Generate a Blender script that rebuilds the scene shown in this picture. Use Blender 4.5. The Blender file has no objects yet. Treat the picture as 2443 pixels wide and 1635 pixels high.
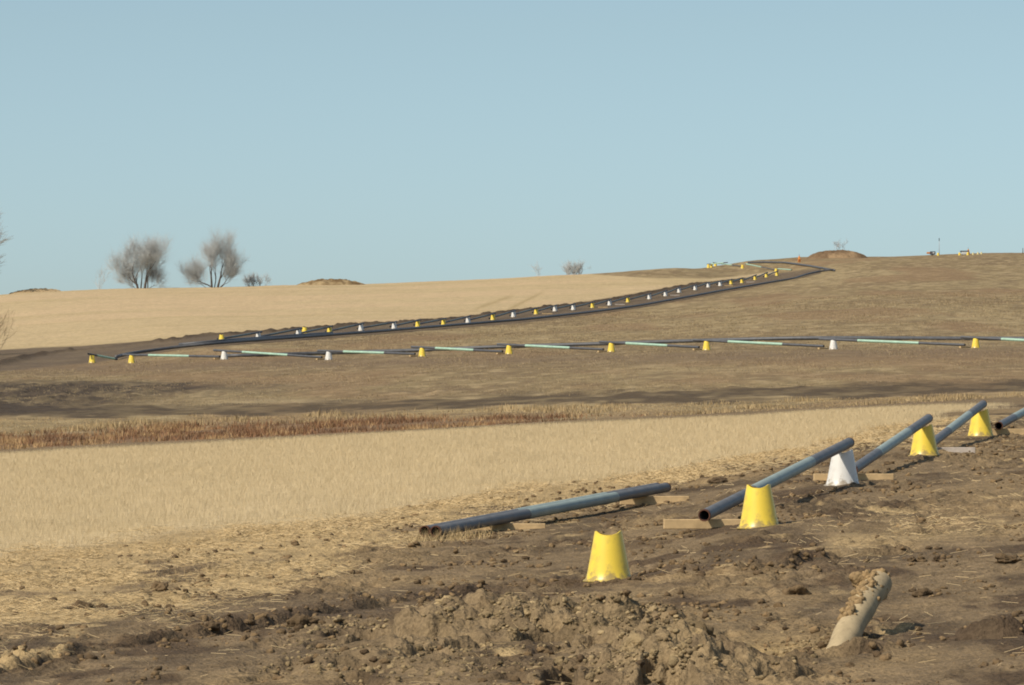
import bpy, bmesh, math, random
import numpy as np
from mathutils import Vector, Matrix

# ---------------------------------------------------------------- camera, sky, sun, exposure
F = 11622.0            # focal length in photo pixels (photo is 2443 wide)
CX, CY = 1221.5, 817.5
EYE = 1047.0           # photo row of the eye-level horizon
PITCH = math.atan((EYE - CY) / F)
SUN_AZ = math.radians(50)    # sun stands this far left of straight behind the camera
SUN_EL = math.radians(46)

sc = bpy.context.scene
col = sc.collection
cam_d = bpy.data.cameras.new("camera")
cam = bpy.data.objects.new("camera", cam_d)
col.objects.link(cam)
cam.location = (0, 0, 0)
cam.rotation_euler = (math.radians(90) + PITCH, 0, 0)
cam_d.sensor_width = 36.0
cam_d.lens = F / 2443.0 * 36.0
cam_d.clip_start = 0.5
cam_d.clip_end = 20000
sc.camera = cam

to_sun = Vector((-math.sin(SUN_AZ) * math.cos(SUN_EL), -math.cos(SUN_AZ) * math.cos(SUN_EL), math.sin(SUN_EL)))
w = bpy.data.worlds.new("World")
sc.world = w
w.use_nodes = True
wn = w.node_tree.nodes
wl = w.node_tree.links
sky = wn.new("ShaderNodeTexSky")
sky.sky_type = 'NISHITA'
sky.sun_disc = False
sky.sun_elevation = SUN_EL
sky.sun_rotation = math.atan2(to_sun.x, to_sun.y)
sky.altitude = 600
sky.air_density = 0.7
sky.dust_density = 1.8
sky.ozone_density = 3.0
bg = wn["Background"]
tint = wn.new("ShaderNodeMix")
tint.data_type = 'RGBA'
tint.blend_type = 'MULTIPLY'
tint.inputs[0].default_value = 1.0
tcs = wn.new("ShaderNodeTexCoord")
sep = wn.new("ShaderNodeSeparateXYZ")
wl.new(tcs.outputs["Generated"], sep.inputs[0])
ramp = wn.new("ShaderNodeMapRange")
ramp.inputs[1].default_value = .035; ramp.inputs[2].default_value = .085
wl.new(sep.outputs["Z"], ramp.inputs[0])
air = wn.new("ShaderNodeMix"); air.data_type = 'RGBA'
air.inputs[6].default_value = (1.02, 1.03, .94, 1)     # clear air low over the land
air.inputs[7].default_value = (1.055, 1.0, .81, 1)      # a little higher
wl.new(ramp.outputs[0], air.inputs[0])
wl.new(air.outputs[2], tint.inputs[7])
wl.new(sky.outputs[0], tint.inputs[6])
wl.new(tint.outputs[2], bg.inputs[0])
bg.inputs[1].default_value = 0.139

sun_d = bpy.data.lights.new("sun", 'SUN')
sun_d.energy = 4.3
sun_d.angle = math.radians(0.53)
sun_d.color = (1.0, 0.90, 0.76)
sun = bpy.data.objects.new("sun", sun_d)
col.objects.link(sun)
sun.rotation_euler = to_sun.to_track_quat('Z', 'Y').to_euler()

vs = sc.view_settings
vs.view_transform = 'Standard'
vs.look = 'None'
vs.exposure = 0.0
vs.gamma = 1.0
sc.cycles.filter_width = 1.9
sc.cycles.max_bounces = 6
sc.cycles.diffuse_bounces = 3

# ---------------------------------------------------------------- helpers
rnd = random.Random(7)
rng = np.random.default_rng(11)
K = 1.02               # brightness of a sunlit flat surface of albedo 1


def lin(c):
    c = c / 255.0
    return c / 12.92 if c <= 0.04045 else ((c + 0.055) / 1.055) ** 2.4


def A(r, g, b, k=None):
    k = k or K
    return (min(.9, lin(r) / k), min(.9, lin(g) / k), min(.9, lin(b) / k))


def hash2(x, y, seed):
    h = (x.astype(np.int64) * 374761393 + y.astype(np.int64) * 668265263 + seed * 974634777) & 0xFFFFFFFF
    h = ((h ^ (h >> 13)) * 1274126177) & 0xFFFFFFFF
    h = h ^ (h >> 16)
    return (h & 0xFFFFFF) / float(0xFFFFFF)


def vnoise(x, y, seed=0):
    xi = np.floor(x); yi = np.floor(y)
    fx = x - xi; fy = y - yi
    fx = fx * fx * (3 - 2 * fx); fy = fy * fy * (3 - 2 * fy)
    a = hash2(xi, yi, seed); b = hash2(xi + 1, yi, seed)
    c = hash2(xi, yi + 1, seed); d = hash2(xi + 1, yi + 1, seed)
    return (a * (1 - fx) + b * fx) * (1 - fy) + (c * (1 - fx) + d * fx) * fy


def fbm(x, y, seed=0, octv=4):
    s = 0; a = .5; t = 0
    for i in range(octv):
        s = s + a * vnoise(x, y, seed + i * 17); t += a
        x = x * 2.03 + 5.1; y = y * 2.03 - 3.7; a *= .5
    return s / t


def sstep(a, b, x):
    t = np.clip((x - a) / (b - a), 0, 1)
    return t * t * (3 - 2 * t)


def np_mesh(name, verts, faces, mat=None, colors=None, smooth=True, attr="tint"):
    me = bpy.data.meshes.new(name)
    n = len(verts); nf = len(faces); k = faces.shape[1]
    me.vertices.add(n)
    me.vertices.foreach_set("co", np.ascontiguousarray(verts, dtype=np.float32).ravel())
    me.loops.add(nf * k)
    me.loops.foreach_set("vertex_index", np.ascontiguousarray(faces, dtype=np.int32).ravel())
    me.polygons.add(nf)
    me.polygons.foreach_set("loop_start", np.arange(0, nf * k, k, dtype=np.int32))
    me.polygons.foreach_set("use_smooth", np.full(nf, smooth, dtype=bool))
    if colors is not None:
        at = me.attributes.new(attr, 'FLOAT_COLOR', 'POINT')
        c4 = np.ones((n, 4), dtype=np.float32); c4[:, :3] = colors
        at.data.foreach_set("color", c4.ravel())
    me.update(calc_edges=True)
    if mat: me.materials.append(mat)
    o = bpy.data.objects.new(name, me)
    col.objects.link(o)
    return o


class MB:
    """collects tubes / boxes / lathes and links them as one mesh object"""
    def __init__(s): s.v = []; s.f = []

    def tube(s, pts, radii, n=8, cap=True):
        pts = [Vector(p) for p in pts]
        base = len(s.v); up = Vector((0.13, 0.21, 1))
        for i, p in enumerate(pts):
            t = (pts[min(i + 1, len(pts) - 1)] - pts[max(i - 1, 0)])
            t = t.normalized() if t.length > 1e-9 else Vector((0, 0, 1))
            if abs(t.dot(up.normalized())) > .98: up = Vector((1, 0.2, 0))
            a = t.cross(up).normalized(); b = a.cross(t).normalized()
            for k in range(n):
                q = 2 * math.pi * k / n
                s.v.append(tuple(p + (a * math.cos(q) + b * math.sin(q)) * radii[i]))
        for i in range(len(pts) - 1):
            for k in range(n):
                a0 = base + i * n + k; a1 = base + i * n + (k + 1) % n
                s.f.append((a0, a1, a1 + n, a0 + n))
        if cap:
            s.f.append(tuple(base + k for k in range(n))[::-1])
            s.f.append(tuple(base + (len(pts) - 1) * n + k for k in range(n)))
        return s

    def box(s, c, d, bevel=0, rz=0):
        bm = bmesh.new(); bmesh.ops.create_cube(bm, size=1)
        bmesh.ops.scale(bm, vec=d, verts=bm.verts)
        if bevel: bmesh.ops.bevel(bm, geom=bm.edges[:], offset=bevel, segments=1, affect='EDGES')
        bmesh.ops.rotate(bm, cent=(0, 0, 0), matrix=Matrix.Rotation(rz, 3, 'Z'), verts=bm.verts)
        bmesh.ops.translate(bm, vec=c, verts=bm.verts)
        bm.verts.index_update(); base = len(s.v)
        s.v += [tuple(v.co) for v in bm.verts]
        s.f += [tuple(base + v.index for v in f.verts) for f in bm.faces]
        bm.free(); return s

    def lathe(s, prof, n=24, z0=0, cx=0, cy=0):
        base = len(s.v)
        for r, z in prof:
            for k in range(n):
                q = 2 * math.pi * k / n
                s.v.append((cx + r * math.cos(q), cy + r * math.sin(q), z0 + z))
        for i in range(len(prof) - 1):
            for k in range(n):
                a0 = base + i * n + k; a1 = base + i * n + (k + 1) % n
                s.f.append((a0, a1, a1 + n, a0 + n))
        return s

    def build(s, name, mat, parent=None, smooth=True):
        me = bpy.data.meshes.new(name); me.from_pydata(s.v, [], s.f); me.update()
        if smooth:
            me.polygons.foreach_set("use_smooth", [True] * len(me.polygons))
        me.materials.append(mat)
        o = bpy.data.objects.new(name, me); col.objects.link(o)
        if parent: o.parent = parent
        return o


def sharp(o, ang=40):
    o.data.set_sharp_from_angle(angle=math.radians(ang)); return o


def tag(o, label, cat, group=None, kind=None):
    if label: o["label"] = label
    if cat: o["category"] = cat
    if group: o["group"] = group
    if kind: o["kind"] = kind
    return o


def empty(name, loc, rz=0):
    o = bpy.data.objects.new(name, None); col.objects.link(o)
    o.location = loc; o.rotation_euler = (0, 0, rz); o.empty_display_size = .2
    return o


# ---------------------------------------------------------------- materials
def mat_new(name):
    m = bpy.data.materials.new(name); m.use_nodes = True
    nt = m.node_tree; return m, nt, nt.nodes["Principled BSDF"]


def mat_plain(name, c, rough=.6, var=.15, scale=6, metallic=0, spec=.5, dirt=None, bump=0, dirt_amt=.5):
    m, nt, p = mat_new(name)
    tc = nt.nodes.new("ShaderNodeTexCoord")
    nz = nt.nodes.new("ShaderNodeTexNoise"); nz.inputs["Scale"].default_value = scale; nz.inputs["Detail"].default_value = 5
    nt.links.new(tc.outputs["Object"], nz.inputs["Vector"])
    rp = nt.nodes.new("ShaderNodeValToRGB")
    rp.color_ramp.elements[0].position = .3; rp.color_ramp.elements[1].position = .7
    rp.color_ramp.elements[0].color = tuple(x * (1 - var) for x in c) + (1,)
    rp.color_ramp.elements[1].color = tuple(min(1, x * (1 + var)) for x in c) + (1,)
    nt.links.new(nz.outputs["Fac"], rp.inputs[0])
    out = rp.outputs[0]
    if dirt:
        n2 = nt.nodes.new("ShaderNodeTexNoise"); n2.inputs["Scale"].default_value = scale * 2.3; n2.inputs["Detail"].default_value = 6
        nt.links.new(tc.outputs["Object"], n2.inputs["Vector"])
        r2 = nt.nodes.new("ShaderNodeValToRGB")
        r2.color_ramp.elements[0].position = .52; r2.color_ramp.elements[1].position = .75
        r2.color_ramp.elements[0].color = (0, 0, 0, 1); r2.color_ramp.elements[1].color = (dirt_amt,) * 3 + (1,)
        nt.links.new(n2.outputs["Fac"], r2.inputs[0])
        mx = nt.nodes.new("ShaderNodeMix"); mx.data_type = 'RGBA'
        nt.links.new(r2.outputs[0], mx.inputs[0]); nt.links.new(out, mx.inputs[6]); mx.inputs[7].default_value = dirt + (1,)
        out = mx.outputs[2]
    nt.links.new(out, p.inputs["Base Color"])
    p.inputs["Roughness"].default_value = rough
    p.inputs["Metallic"].default_value = metallic
    p.inputs["Specular IOR Level"].default_value = spec
    if bump:
        bp = nt.nodes.new("ShaderNodeBump"); bp.inputs["Strength"].default_value = bump; bp.inputs["Distance"].default_value = .02
        nt.links.new(nz.outputs["Fac"], bp.inputs["Height"]); nt.links.new(bp.outputs[0], p.inputs["Normal"])
    return m


def base_mud(m, c, top=.24):
    """dried mud splashed on the lowest part of a thing standing at its origin"""
    nt = m.node_tree; p = nt.nodes["Principled BSDF"]; src = p.inputs["Base Color"].links[0].from_socket
    tc = nt.nodes.new("ShaderNodeTexCoord"); sp = nt.nodes.new("ShaderNodeSeparateXYZ"); nt.links.new(tc.outputs["Object"], sp.inputs[0])
    mr = nt.nodes.new("ShaderNodeMapRange"); mr.inputs[1].default_value = 0; mr.inputs[2].default_value = top; mr.inputs[3].default_value = .30; mr.inputs[4].default_value = -.12
    nt.links.new(sp.outputs["Z"], mr.inputs[0])
    nz = nt.nodes.new("ShaderNodeTexNoise"); nz.inputs["Scale"].default_value = 14; nz.inputs["Detail"].default_value = 6; nt.links.new(tc.outputs["Object"], nz.inputs["Vector"])
    ad = nt.nodes.new("ShaderNodeMath"); nt.links.new(mr.outputs[0], ad.inputs[0]); nt.links.new(nz.outputs["Fac"], ad.inputs[1])
    m2 = nt.nodes.new("ShaderNodeMapRange"); m2.inputs[1].default_value = .58; m2.inputs[2].default_value = .80; m2.inputs[4].default_value = .75
    nt.links.new(ad.outputs[0], m2.inputs[0])
    mx = nt.nodes.new("ShaderNodeMix"); mx.data_type = 'RGBA'; nt.links.new(m2.outputs[0], mx.inputs[0]); nt.links.new(src, mx.inputs[6]); mx.inputs[7].default_value = c + (1,)
    nt.links.new(mx.outputs[2], p.inputs["Base Color"])


def mat_attr(name, rough=.95, attr="tint", noises=(), bump=0, bump_scale=10, spec=.15):
    """colour attribute times world-space noise"""
    m, nt, p = mat_new(name)
    at = nt.nodes.new("ShaderNodeAttribute"); at.attribute_name = attr
    out = at.outputs["Color"]
    tc = nt.nodes.new("ShaderNodeTexCoord")
    for sc_, lo, hi, det in noises:
        nz = nt.nodes.new("ShaderNodeTexNoise"); nz.inputs["Scale"].default_value = sc_; nz.inputs["Detail"].default_value = det
        nt.links.new(tc.outputs["Object"], nz.inputs["Vector"])
        mr = nt.nodes.new("ShaderNodeMapRange")
        mr.inputs[1].default_value = .3; mr.inputs[2].default_value = .7
        mr.inputs[3].default_value = lo; mr.inputs[4].default_value = hi
        nt.links.new(nz.outputs["Fac"], mr.inputs[0])
        mx = nt.nodes.new("ShaderNodeVectorMath"); mx.operation = 'SCALE'
        nt.links.new(out, mx.inputs[0]); nt.links.new(mr.outputs[0], mx.inputs["Scale"])
        out = mx.outputs[0]
    nt.links.new(out, p.inputs["Base Color"])
    p.inputs["Roughness"].default_value = rough
    p.inputs["Specular IOR Level"].default_value = spec
    if bump:
        nz = nt.nodes.new("ShaderNodeTexNoise"); nz.inputs["Scale"].default_value = bump_scale; nz.inputs["Detail"].default_value = 6
        nt.links.new(tc.outputs["Object"], nz.inputs["Vector"])
        bp = nt.nodes.new("ShaderNodeBump"); bp.inputs["Strength"].default_value = bump; bp.inputs["Distance"].default_value = .05
        nt.links.new(nz.outputs["Fac"], bp.inputs["Height"]); nt.links.new(bp.outputs[0], p.inputs["Normal"])
    return m


SOIL = A(128, 110, 84)
M_ground = mat_attr("ground_soil_and_grass", attr="albedo", noises=((.35, .93, 1.07, 4), (3.0, .76, 1.2, 6), (22, .72, 1.24, 6)), bump=1.0, bump_scale=22)
M_clod = mat_attr("dry_clod_soil", noises=((14, .8, 1.2, 5),), bump=.6, bump_scale=30)
M_straw = mat_attr("straw", rough=.7, spec=.25)
M_yellow = mat_plain("yellow_plastic", (.84, .62, .07), .36, .05, 4, dirt=(.32, .24, .11), dirt_amt=.45)
M_white = mat_plain("white_plastic", (.70, .69, .65), .4, .04, 4, dirt=(.35, .29, .22), dirt_amt=.3)
for m_ in (M_yellow, M_white): base_mud(m_, (.24, .18, .10))
M_orange = mat_plain("orange_plastic", (.55, .21, .05), .5, .1, 5)
M_pipe = mat_plain("dark_coated_steel", (.135, .142, .15), .55, .2, 3, dirt=(.16, .13, .11), dirt_amt=.5)
M_greygreen = mat_plain("grey_green_coating", (.29, .355, .335), .55, .1, 3, dirt=(.2, .25, .22), dirt_amt=.4)  # near pipes: greyer and darker green than the mint coating
M_green = mat_plain("mint_green_coating", (.35, .53, .415), .5, .1, 3, dirt=(.2, .25, .22), dirt_amt=.4)
M_darkpipe = mat_plain("dark_weathered_steel", (.082, .086, .094), .5, .2, 3)
M_rust = mat_plain("rusty_pipe_end", (.10, .04, .022), .9, .3, 20)
M_wood = mat_plain("skid_timber", (.51, .365, .19), .85, .2, 7, bump=.3)
M_greywood = mat_plain("weathered_timber", (.48, .42, .36), .9, .2, 7, bump=.3)
M_mudpipe = mat_plain("mud_dried_pipe", (.40, .315, .185), .9, .15, 9, dirt=(.25, .19, .115), bump=.25, dirt_amt=.7)
M_bark = mat_plain("grey_bark", (.10, .085, .075), .95, .25, 3)
M_twig = mat_plain("grey_twigs", (.48, .50, .50), .95, .15, 1)
M_tan = mat_plain("dry_tan_twigs", (.45, .34, .20), .95, .2, 1)
M_dark = mat_plain("dark_grey_paint", (.06, .06, .07), .5, .2, 4)
M_whitepaint = mat_plain("white_paint", (.52, .54, .53), .5, .08, 4)
M_grey = mat_plain("galvanised_grey", (.35, .34, .33), .5, .1, 4)

# ---------------------------------------------------------------- terrain: heights from surveyed ground points
kd = 1.0427
def D(x, y): return x * kd, y * kd


def z_of(row, d): return d * math.tan(PITCH + math.atan((CY - row) / F))


UP = [  # cones of the line up the far hill (display x, y of base, colour), nearest first
    (507, 782, 'y'), (591, 778, 'w'), (683, 770, 'w'), (754, 765, 'y'), (826, 757, 'w'), (902, 753, 'w'), (956, 749, 'y'),
    (1015, 745, 'y'), (1071, 740, 'w'), (1128, 733, 'y'), (1175, 726, 'w'), (1227, 720, 'y'), (1270, 713, 'w'), (1312, 710, 'w'),
    (1356, 705, 'y'), (1395, 699, 'w'), (1437, 692, 'y'), (1486, 685, 'w'), (1523, 678, 'w'), (1554, 670, 'w'), (1591, 664, 'w'),
    (1621, 658, 'w'), (1648, 655, 'w'), (1673, 651, 'y'), (1698, 649, 'y'), (1728, 641, 'y'), (1754, 635, 'y'), (1778, 632, 'y')]
UPD = [395 + 10.6 * i for i in range(len(UP))]
MIDC = [(211, 831, 'y'), (301, 832, 'y'), (513, 823, 'w'), (752, 824, 'w'), (966, 816.5, 'y'), (1165, 810.5, 'y'), (1399, 805.5, 'y'),
        (1617, 801, 'y'), (1907, 800, 'w'), (2233, 796, 'y')]
MIDD = [366, 360, 350, 342, 335, 328, 321, 314, 306.5, 299]
NEAR = [(1452, 1387, 58), (1811, 1258, 66.5), (2010, 1157.5, 79.5), (2205, 1085, 92), (2339, 1040.5, 104)]
TOPC = [(1776, 624.5, 708), (1699, 616.5, 730), (1637, 609.5, 762), (1628, 614, 752), (1621, 614, 751)]

ctrl = list((c, d, r) for c, r, d in NEAR)
ctrl += [(1366, 77, 1254), (1011, 74, 1287), (1658, 84, 1191), (2128, 82, 1146), (2294, 94.5, 1081),
         (0, 45, 1590), (0, 58, 1440), (0, 80, 1304), (700, 58, 1415), (700, 45, 1565), (1221, 45, 1548), (1221, 36, 1690), (0, 36, 1735), (2443, 36, 1625),
         (2443, 45, 1470), (2443, 58, 1300), (2443, 70, 1190), (1990, 42, 1562),
         (0, 120, 1155), (1221, 120, 1092), (2443, 120, 1010), (600, 100, 1190),
         (0, 165, 1074), (625, 165, 1043), (1300, 165, 1008), (1800, 165, 986), (2443, 165, 958),
         (0, 200, 1002), (1221, 200, 968), (2443, 200, 924),
         (0, 260, 942), (1221, 260, 902), (2443, 250, 868), (0, 310, 905), (0, 370, 872), (2443, 300, 829),
         (0, 430, 838), (0, 550, 760), (0, 700, 704), (312, 700, 690), (625, 560, 735), (678, 700, 681), (1043, 700, 673), (1043, 600, 705), (1303, 700, 659),
         (1221, 400, 806), (1627, 705, 641), (1900, 400, 774), (1900, 500, 724), (1900, 600, 684), (1785, 742, 628), (1900, 745, 617), (2010, 750, 613), (2140, 775, 613), (2443, 400, 765), (2443, 500, 708),
         (2443, 650, 642), (2443, 800, 605), (2240, 785, 609), (1500, 400, 795), (1700, 500, 742),
         (1900, 810, 624), (1785, 810, 635), (1627, 800, 652), (2010, 830, 620), (1303, 790, 668), (678, 790, 690), (0, 790, 712), (0, 1000, 735), (1221, 1000, 700), (1627, 1000, 672), (2443, 1100, 640), (1950, 1000, 655),
         (0, 2500, 960), (1221, 2500, 960), (2443, 2500, 960), (0, 6000, 1040), (1221, 6000, 1040), (2443, 6000, 1040)]
ctrl += [(x * kd, d, y * kd) for (x, y, _), d in zip(UP, UPD)]
ctrl += [(x * kd, d, y * kd) for (x, y, _), d in zip(MIDC, MIDD)]
ctrl += [(x * kd, d, y * kd) for x, y, d in TOPC]
cp = np.array([(c / 1000., math.log(d) * 1.3) for c, d, r in ctrl])
cs = np.array([(z_of(r, d) + 1.9) / d for c, d, r in ctrl])


def phi(r2): return np.where(r2 > 1e-12, .5 * r2 * np.log(np.maximum(r2, 1e-12)), 0)


n = len(cp)
d2 = ((cp[:, None] - cp[None]) ** 2).sum(-1)
Mx = np.zeros((n + 3, n + 3)); Mx[:n, :n] = phi(d2) + np.eye(n) * 8e-5
Mx[:n, n] = 1; Mx[:n, n + 1:] = cp; Mx[n, :n] = 1; Mx[n + 1:, :n] = cp.T
wt = np.linalg.solve(Mx, np.concatenate([cs, [0, 0, 0]]))
GC0, GC1, GN = -500., 2950., 140
GV0, GV1, GVN = math.log(34.), math.log(6000.), 520
gc = np.linspace(GC0, GC1, GN); gv = np.linspace(GV0, GV1, GVN)
gg = np.stack(np.meshgrid(gc / 1000., gv * 1.3), -1).reshape(-1, 2)
G = (phi(((gg[:, None] - cp[None]) ** 2).sum(-1)) @ wt[:n] + wt[n] + gg @ wt[n + 1:]).reshape(GVN, GN)


def base_z(X, Y):
    X = np.asarray(X, float); Y = np.asarray(Y, float)
    Yc = np.maximum(Y, 1.0)
    c = np.clip(CX + X * F / Yc, GC0, GC1 - 1e-3); v = np.clip(np.log(Yc), GV0, GV1 - 1e-6)
    fx = (c - GC0) / (GC1 - GC0) * (GN - 1); fy = (v - GV0) / (GV1 - GV0) * (GVN - 1)
    i = np.floor(fx).astype(int); j = np.floor(fy).astype(int); fx -= i; fy -= j
    i1 = np.minimum(i + 1, GN - 1); j1 = np.minimum(j + 1, GVN - 1)
    s = (G[j, i] * (1 - fx) + G[j, i1] * fx) * (1 - fy) + (G[j1, i] * (1 - fx) + G[j1, i1] * fx) * fy
    return -1.9 + s * np.maximum(np.minimum(Yc, 1e9), 1.0)


def row_of(Y, Z): return CY - F * np.tan(np.arctan2(Z, Y) - PITCH)


DS = np.exp(np.linspace(math.log(36), math.log(900), 6000))


def cast(x, y):
    """display pixel of a ground spot -> world position of that spot"""
    c, r = D(x, y)
    X = (c - CX) / F * DS
    R = row_of(DS, base_z(X, DS))
    k = np.argmax(R <= r) if (R <= r).any() else int(np.argmin(R))
    return (c - CX) / F * DS[k], DS[k]


def castl(pts): return np.array([cast(x, y) for x, y in pts])


def poly(pts):
    xs = np.array([p[0] for p in pts]) * kd; ys = np.array([p[1] for p in pts]) * kd
    return lambda c: np.interp(c, xs, ys)


def seg_dist(X, Y, P):
    best = np.full(X.shape, 1e9)
    for a, b in zip(P[:-1], P[1:]):
        ab = b - a; L = (ab ** 2).sum()
        t = np.clip(((X - a[0]) * ab[0] + (Y - a[1]) * ab[1]) / L, 0, 1)
        best = np.minimum(best, np.hypot(X - a[0] - t * ab[0], Y - a[1] - t * ab[1]))
    return best


# edges of the fields, as ground lines
E_stub = poly([(-400, 1290), (0, 1262), (300, 1232), (600, 1200), (900, 1165), (1100, 1128), (1300, 1105), (1500, 1085), (1700, 1050), (1900, 1008), (2100, 962), (2200, 935), (2343, 915), (2700, 880)])
E_bare = poly([(-400, 1560), (0, 1560), (300, 1490), (600, 1400), (900, 1300), (1000, 1250), (1200, 1222), (1400, 1172), (1500, 1130), (1700, 1085), (1900, 1050), (2343, 965), (2700, 930)])
E_weed_near = poly([(-400, 1052), (0, 1030), (300, 1012), (600, 1000), (900, 985), (1200, 968), (1500, 950), (2343, 905)])
E_band_lo = poly([(-400, 970), (0, 955), (600, 952), (1200, 928), (1800, 915), (2343, 898)])
E_band_hi = poly([(-400, 935), (0, 922), (600, 928), (1200, 906), (1800, 884), (2343, 870)])
E_gold = poly([(-400, 838), (0, 800), (200, 790), (400, 775), (600, 757), (900, 737), (1100, 720), (1300, 697), (1500, 664), (1600, 648), (1700, 636), (1760, 628), (2343, 560)])
E_row_lo = poly([(-400, 900), (0, 850), (230, 828), (420, 799), (760, 774), (1060, 750), (1200, 739), (1460, 706), (1700, 662), (1870, 628), (2000, 600), (2343, 540)])
E_field_top = poly([(-400, 640), (1250, 625), (1480, 640), (1620, 642), (1700, 635), (1760, 627), (2343, 560)])

RUT = [castl(p) for p in (
    [(-60, 1545), (150, 1492), (500, 1442), (700, 1405), (850, 1383), (1100, 1352), (1340, 1332), (1500, 1322)],
    [(1340, 1338), (1500, 1325), (1620, 1312), (1740, 1302), (1900, 1272), (2050, 1262)],
    [(1830, 1505), (1990, 1490), (2060, 1478), (2180, 1462), (2300, 1452)],
    [(1420, 1215), (1490, 1203), (1555, 1192)],
    [(940, 1255), (1090, 1246)],
    [(1600, 1105), (1700, 1095), (1760, 1085)])]
RUTH = (.10, .09, .12, .06, .06, .12)
BERM = castl([(-60, 845), (60, 818), (160, 803), (250, 795), (400, 779), (600, 762), (900, 741), (1100, 724), (1300, 701), (1500, 669), (1620, 650), (1700, 640)])
PILE = [(cast(1215, 1432), .20, 1.05, 2.8), (cast(1080, 1400), .15, .5, 1.8), (cast(960, 1470), .14, .9, 2.6), (cast(1420, 1450), .17, .75, 2.4),
        (cast(1560, 1490), .20, .45, 1.6), (cast(1640, 1535), .24, .5, 1.4), (cast(1500, 1550), .18, .5, 1.2), (cast(1300, 1540), .10, 1.3, 2.0), (cast(740, 1440), .06, .5, 2.0), (cast(800, 1530), .07, 1.0, 1.8)]
STUB = cast(1915, 1478)
PAIR = np.array([[-1.2, 73.5], [.9, 78], [3.4, 86.5]])


hx0, hy0 = STUB
def pile_amount(X, Y):
    p = 0
    for (px, py), h, sx, sy in PILE:
        p = p + .72 * h * np.exp(-((X - px) / sx) ** 2 - ((Y - py) / sy) ** 2)
    return p


def fields(X, Y, Z):
    c = CX + X * F / np.maximum(Y, 1); r = row_of(Y, Z)
    return c, r


def masks(X, Y, c, r):
    jit = (fbm(X / 1.3, Y / 4., 3, 3) - .5)
    near = Y < 160
    stub = near * sstep(14, -14, r - E_stub(c) + jit * 40) * sstep(-3, 3, r - E_weed_near(c) + jit * 6)
    lit = np.clip((E_bare(c) - r) / np.maximum(E_bare(c) - E_stub(c), 8), 0, 1)
    litter = (Y < 135) * np.where(r > E_stub(c), lit, 1)
    return stub, litter, jit


def bumps(X, Y, c, r):
    """small relief added on the smooth terrain"""
    stub, litter, jit = masks(X, Y, c, r)
    dz = np.zeros_like(X)
    k = Y < 150
    x, y = X[k], Y[k]
    soil = (1 - stub[k]) * sstep(150, 120, y)
    lk = litter[k]
    b = (fbm(x / 1.6, y / 1.6, 21, 3) - .5) * .06
    rough = sstep(.44, .62, fbm(x / 1.1, y / 3.2, 31, 3)) * (1 - .5 * lk)
    g1 = np.abs(fbm(x / .26, y / .30, 41, 3) - .5) * 2
    b = b + rough * (g1 * .13 - .03) + (fbm(x / .12, y / .16, 47, 3) - .5) * .045
    b = b - rough * .05 * sstep(.60, .70, fbm(x / .35, y / .7, 49, 2))
    pl = pile_amount(x, y); pm = np.clip(pl * 7, 0, 1)
    b = b + pl + pm * ((np.abs(fbm(x / .40, y / .40, 51, 5) - .5) * 2) * .34 - .07 + (fbm(x / .11, y / .13, 53, 3) - .5) * .09)
    b = b - pm * (.20 * sstep(.55, .62, fbm(x / .42, y / .8, 57, 2)) * 1.6)
    for P, h in zip(RUT, RUTH):
        s = seg_dist(x, y, P)
        wob = fbm(x / .25, y / .4, 61, 3)
        b = b + h * (np.exp(-((s - .05) / .16) ** 2) * (wob * 2.2 - .55) - .9 * np.exp(-((s - .27) / .08) ** 2) * sstep(.3, .6, wob))
    s = seg_dist(x, y, PAIR)
    b = b * (1 - .85 * np.exp(-(s / 1.0) ** 4)) - .02 * np.exp(-(s / .9) ** 4)
    b = b + .03 * np.exp(-((x - hx0 - .50) / .30) ** 2 - ((y - hy0 - 1.75) / .5) ** 2) * (.6 + .8 * fbm(x / .2, y / .25, 59, 3))
    for c0, _, d0 in NEAR:
        q = np.exp(-(((x - (c0 - CX) / F * d0) ** 2 + ((y - d0) * .8) ** 2) / .34 ** 2) ** 2)
        b = b * (1 - .85 * q) + .012 * q
    hx, hy = STUB
    b = b - .16 * np.exp(-((x - hx + .62) / .42) ** 2 - ((y - hy - .4) / 1.3) ** 2)
    dz[k] = b * (soil * .95 + .05)
    kf = Y > 330
    if kf.any():
        x, y = X[kf], Y[kf]
        s = seg_dist(x, y, BERM)
        dz[kf] += .32 * np.exp(-(s / .8) ** 2) * (.2 + 1.3 * fbm(x / .6, y / 7., 71, 3))
    kh = (Y > 150)
    x, y = X[kh], Y[kh]
    px, py = c[kh] / kd, r[kh] / kd
    churn = np.exp(-((px - 60) / 260) ** 2 - ((py - 900) / 40) ** 2) + .5 * np.exp(-((py - 905 + px * .012) / 14) ** 2)
    dz[kh] += ((fbm(x / 3.5, y / 5., 81, 3) - .5) * .05 + (fbm(x / .9, y / 3.2, 83, 3) - .5) * (.07 + .38 * churn * (y < 300))) * sstep(150, 220, y)
    return dz


def H(X, Y):
    X = np.atleast_1d(np.asarray(X, float)); Y = np.atleast_1d(np.asarray(Y, float))
    Z = base_z(X, Y); c, r = fields(X, Y, Z)
    return Z + bumps(X, Y, c, r)


def gz(x, y): return float(H(x, y)[0])


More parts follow.
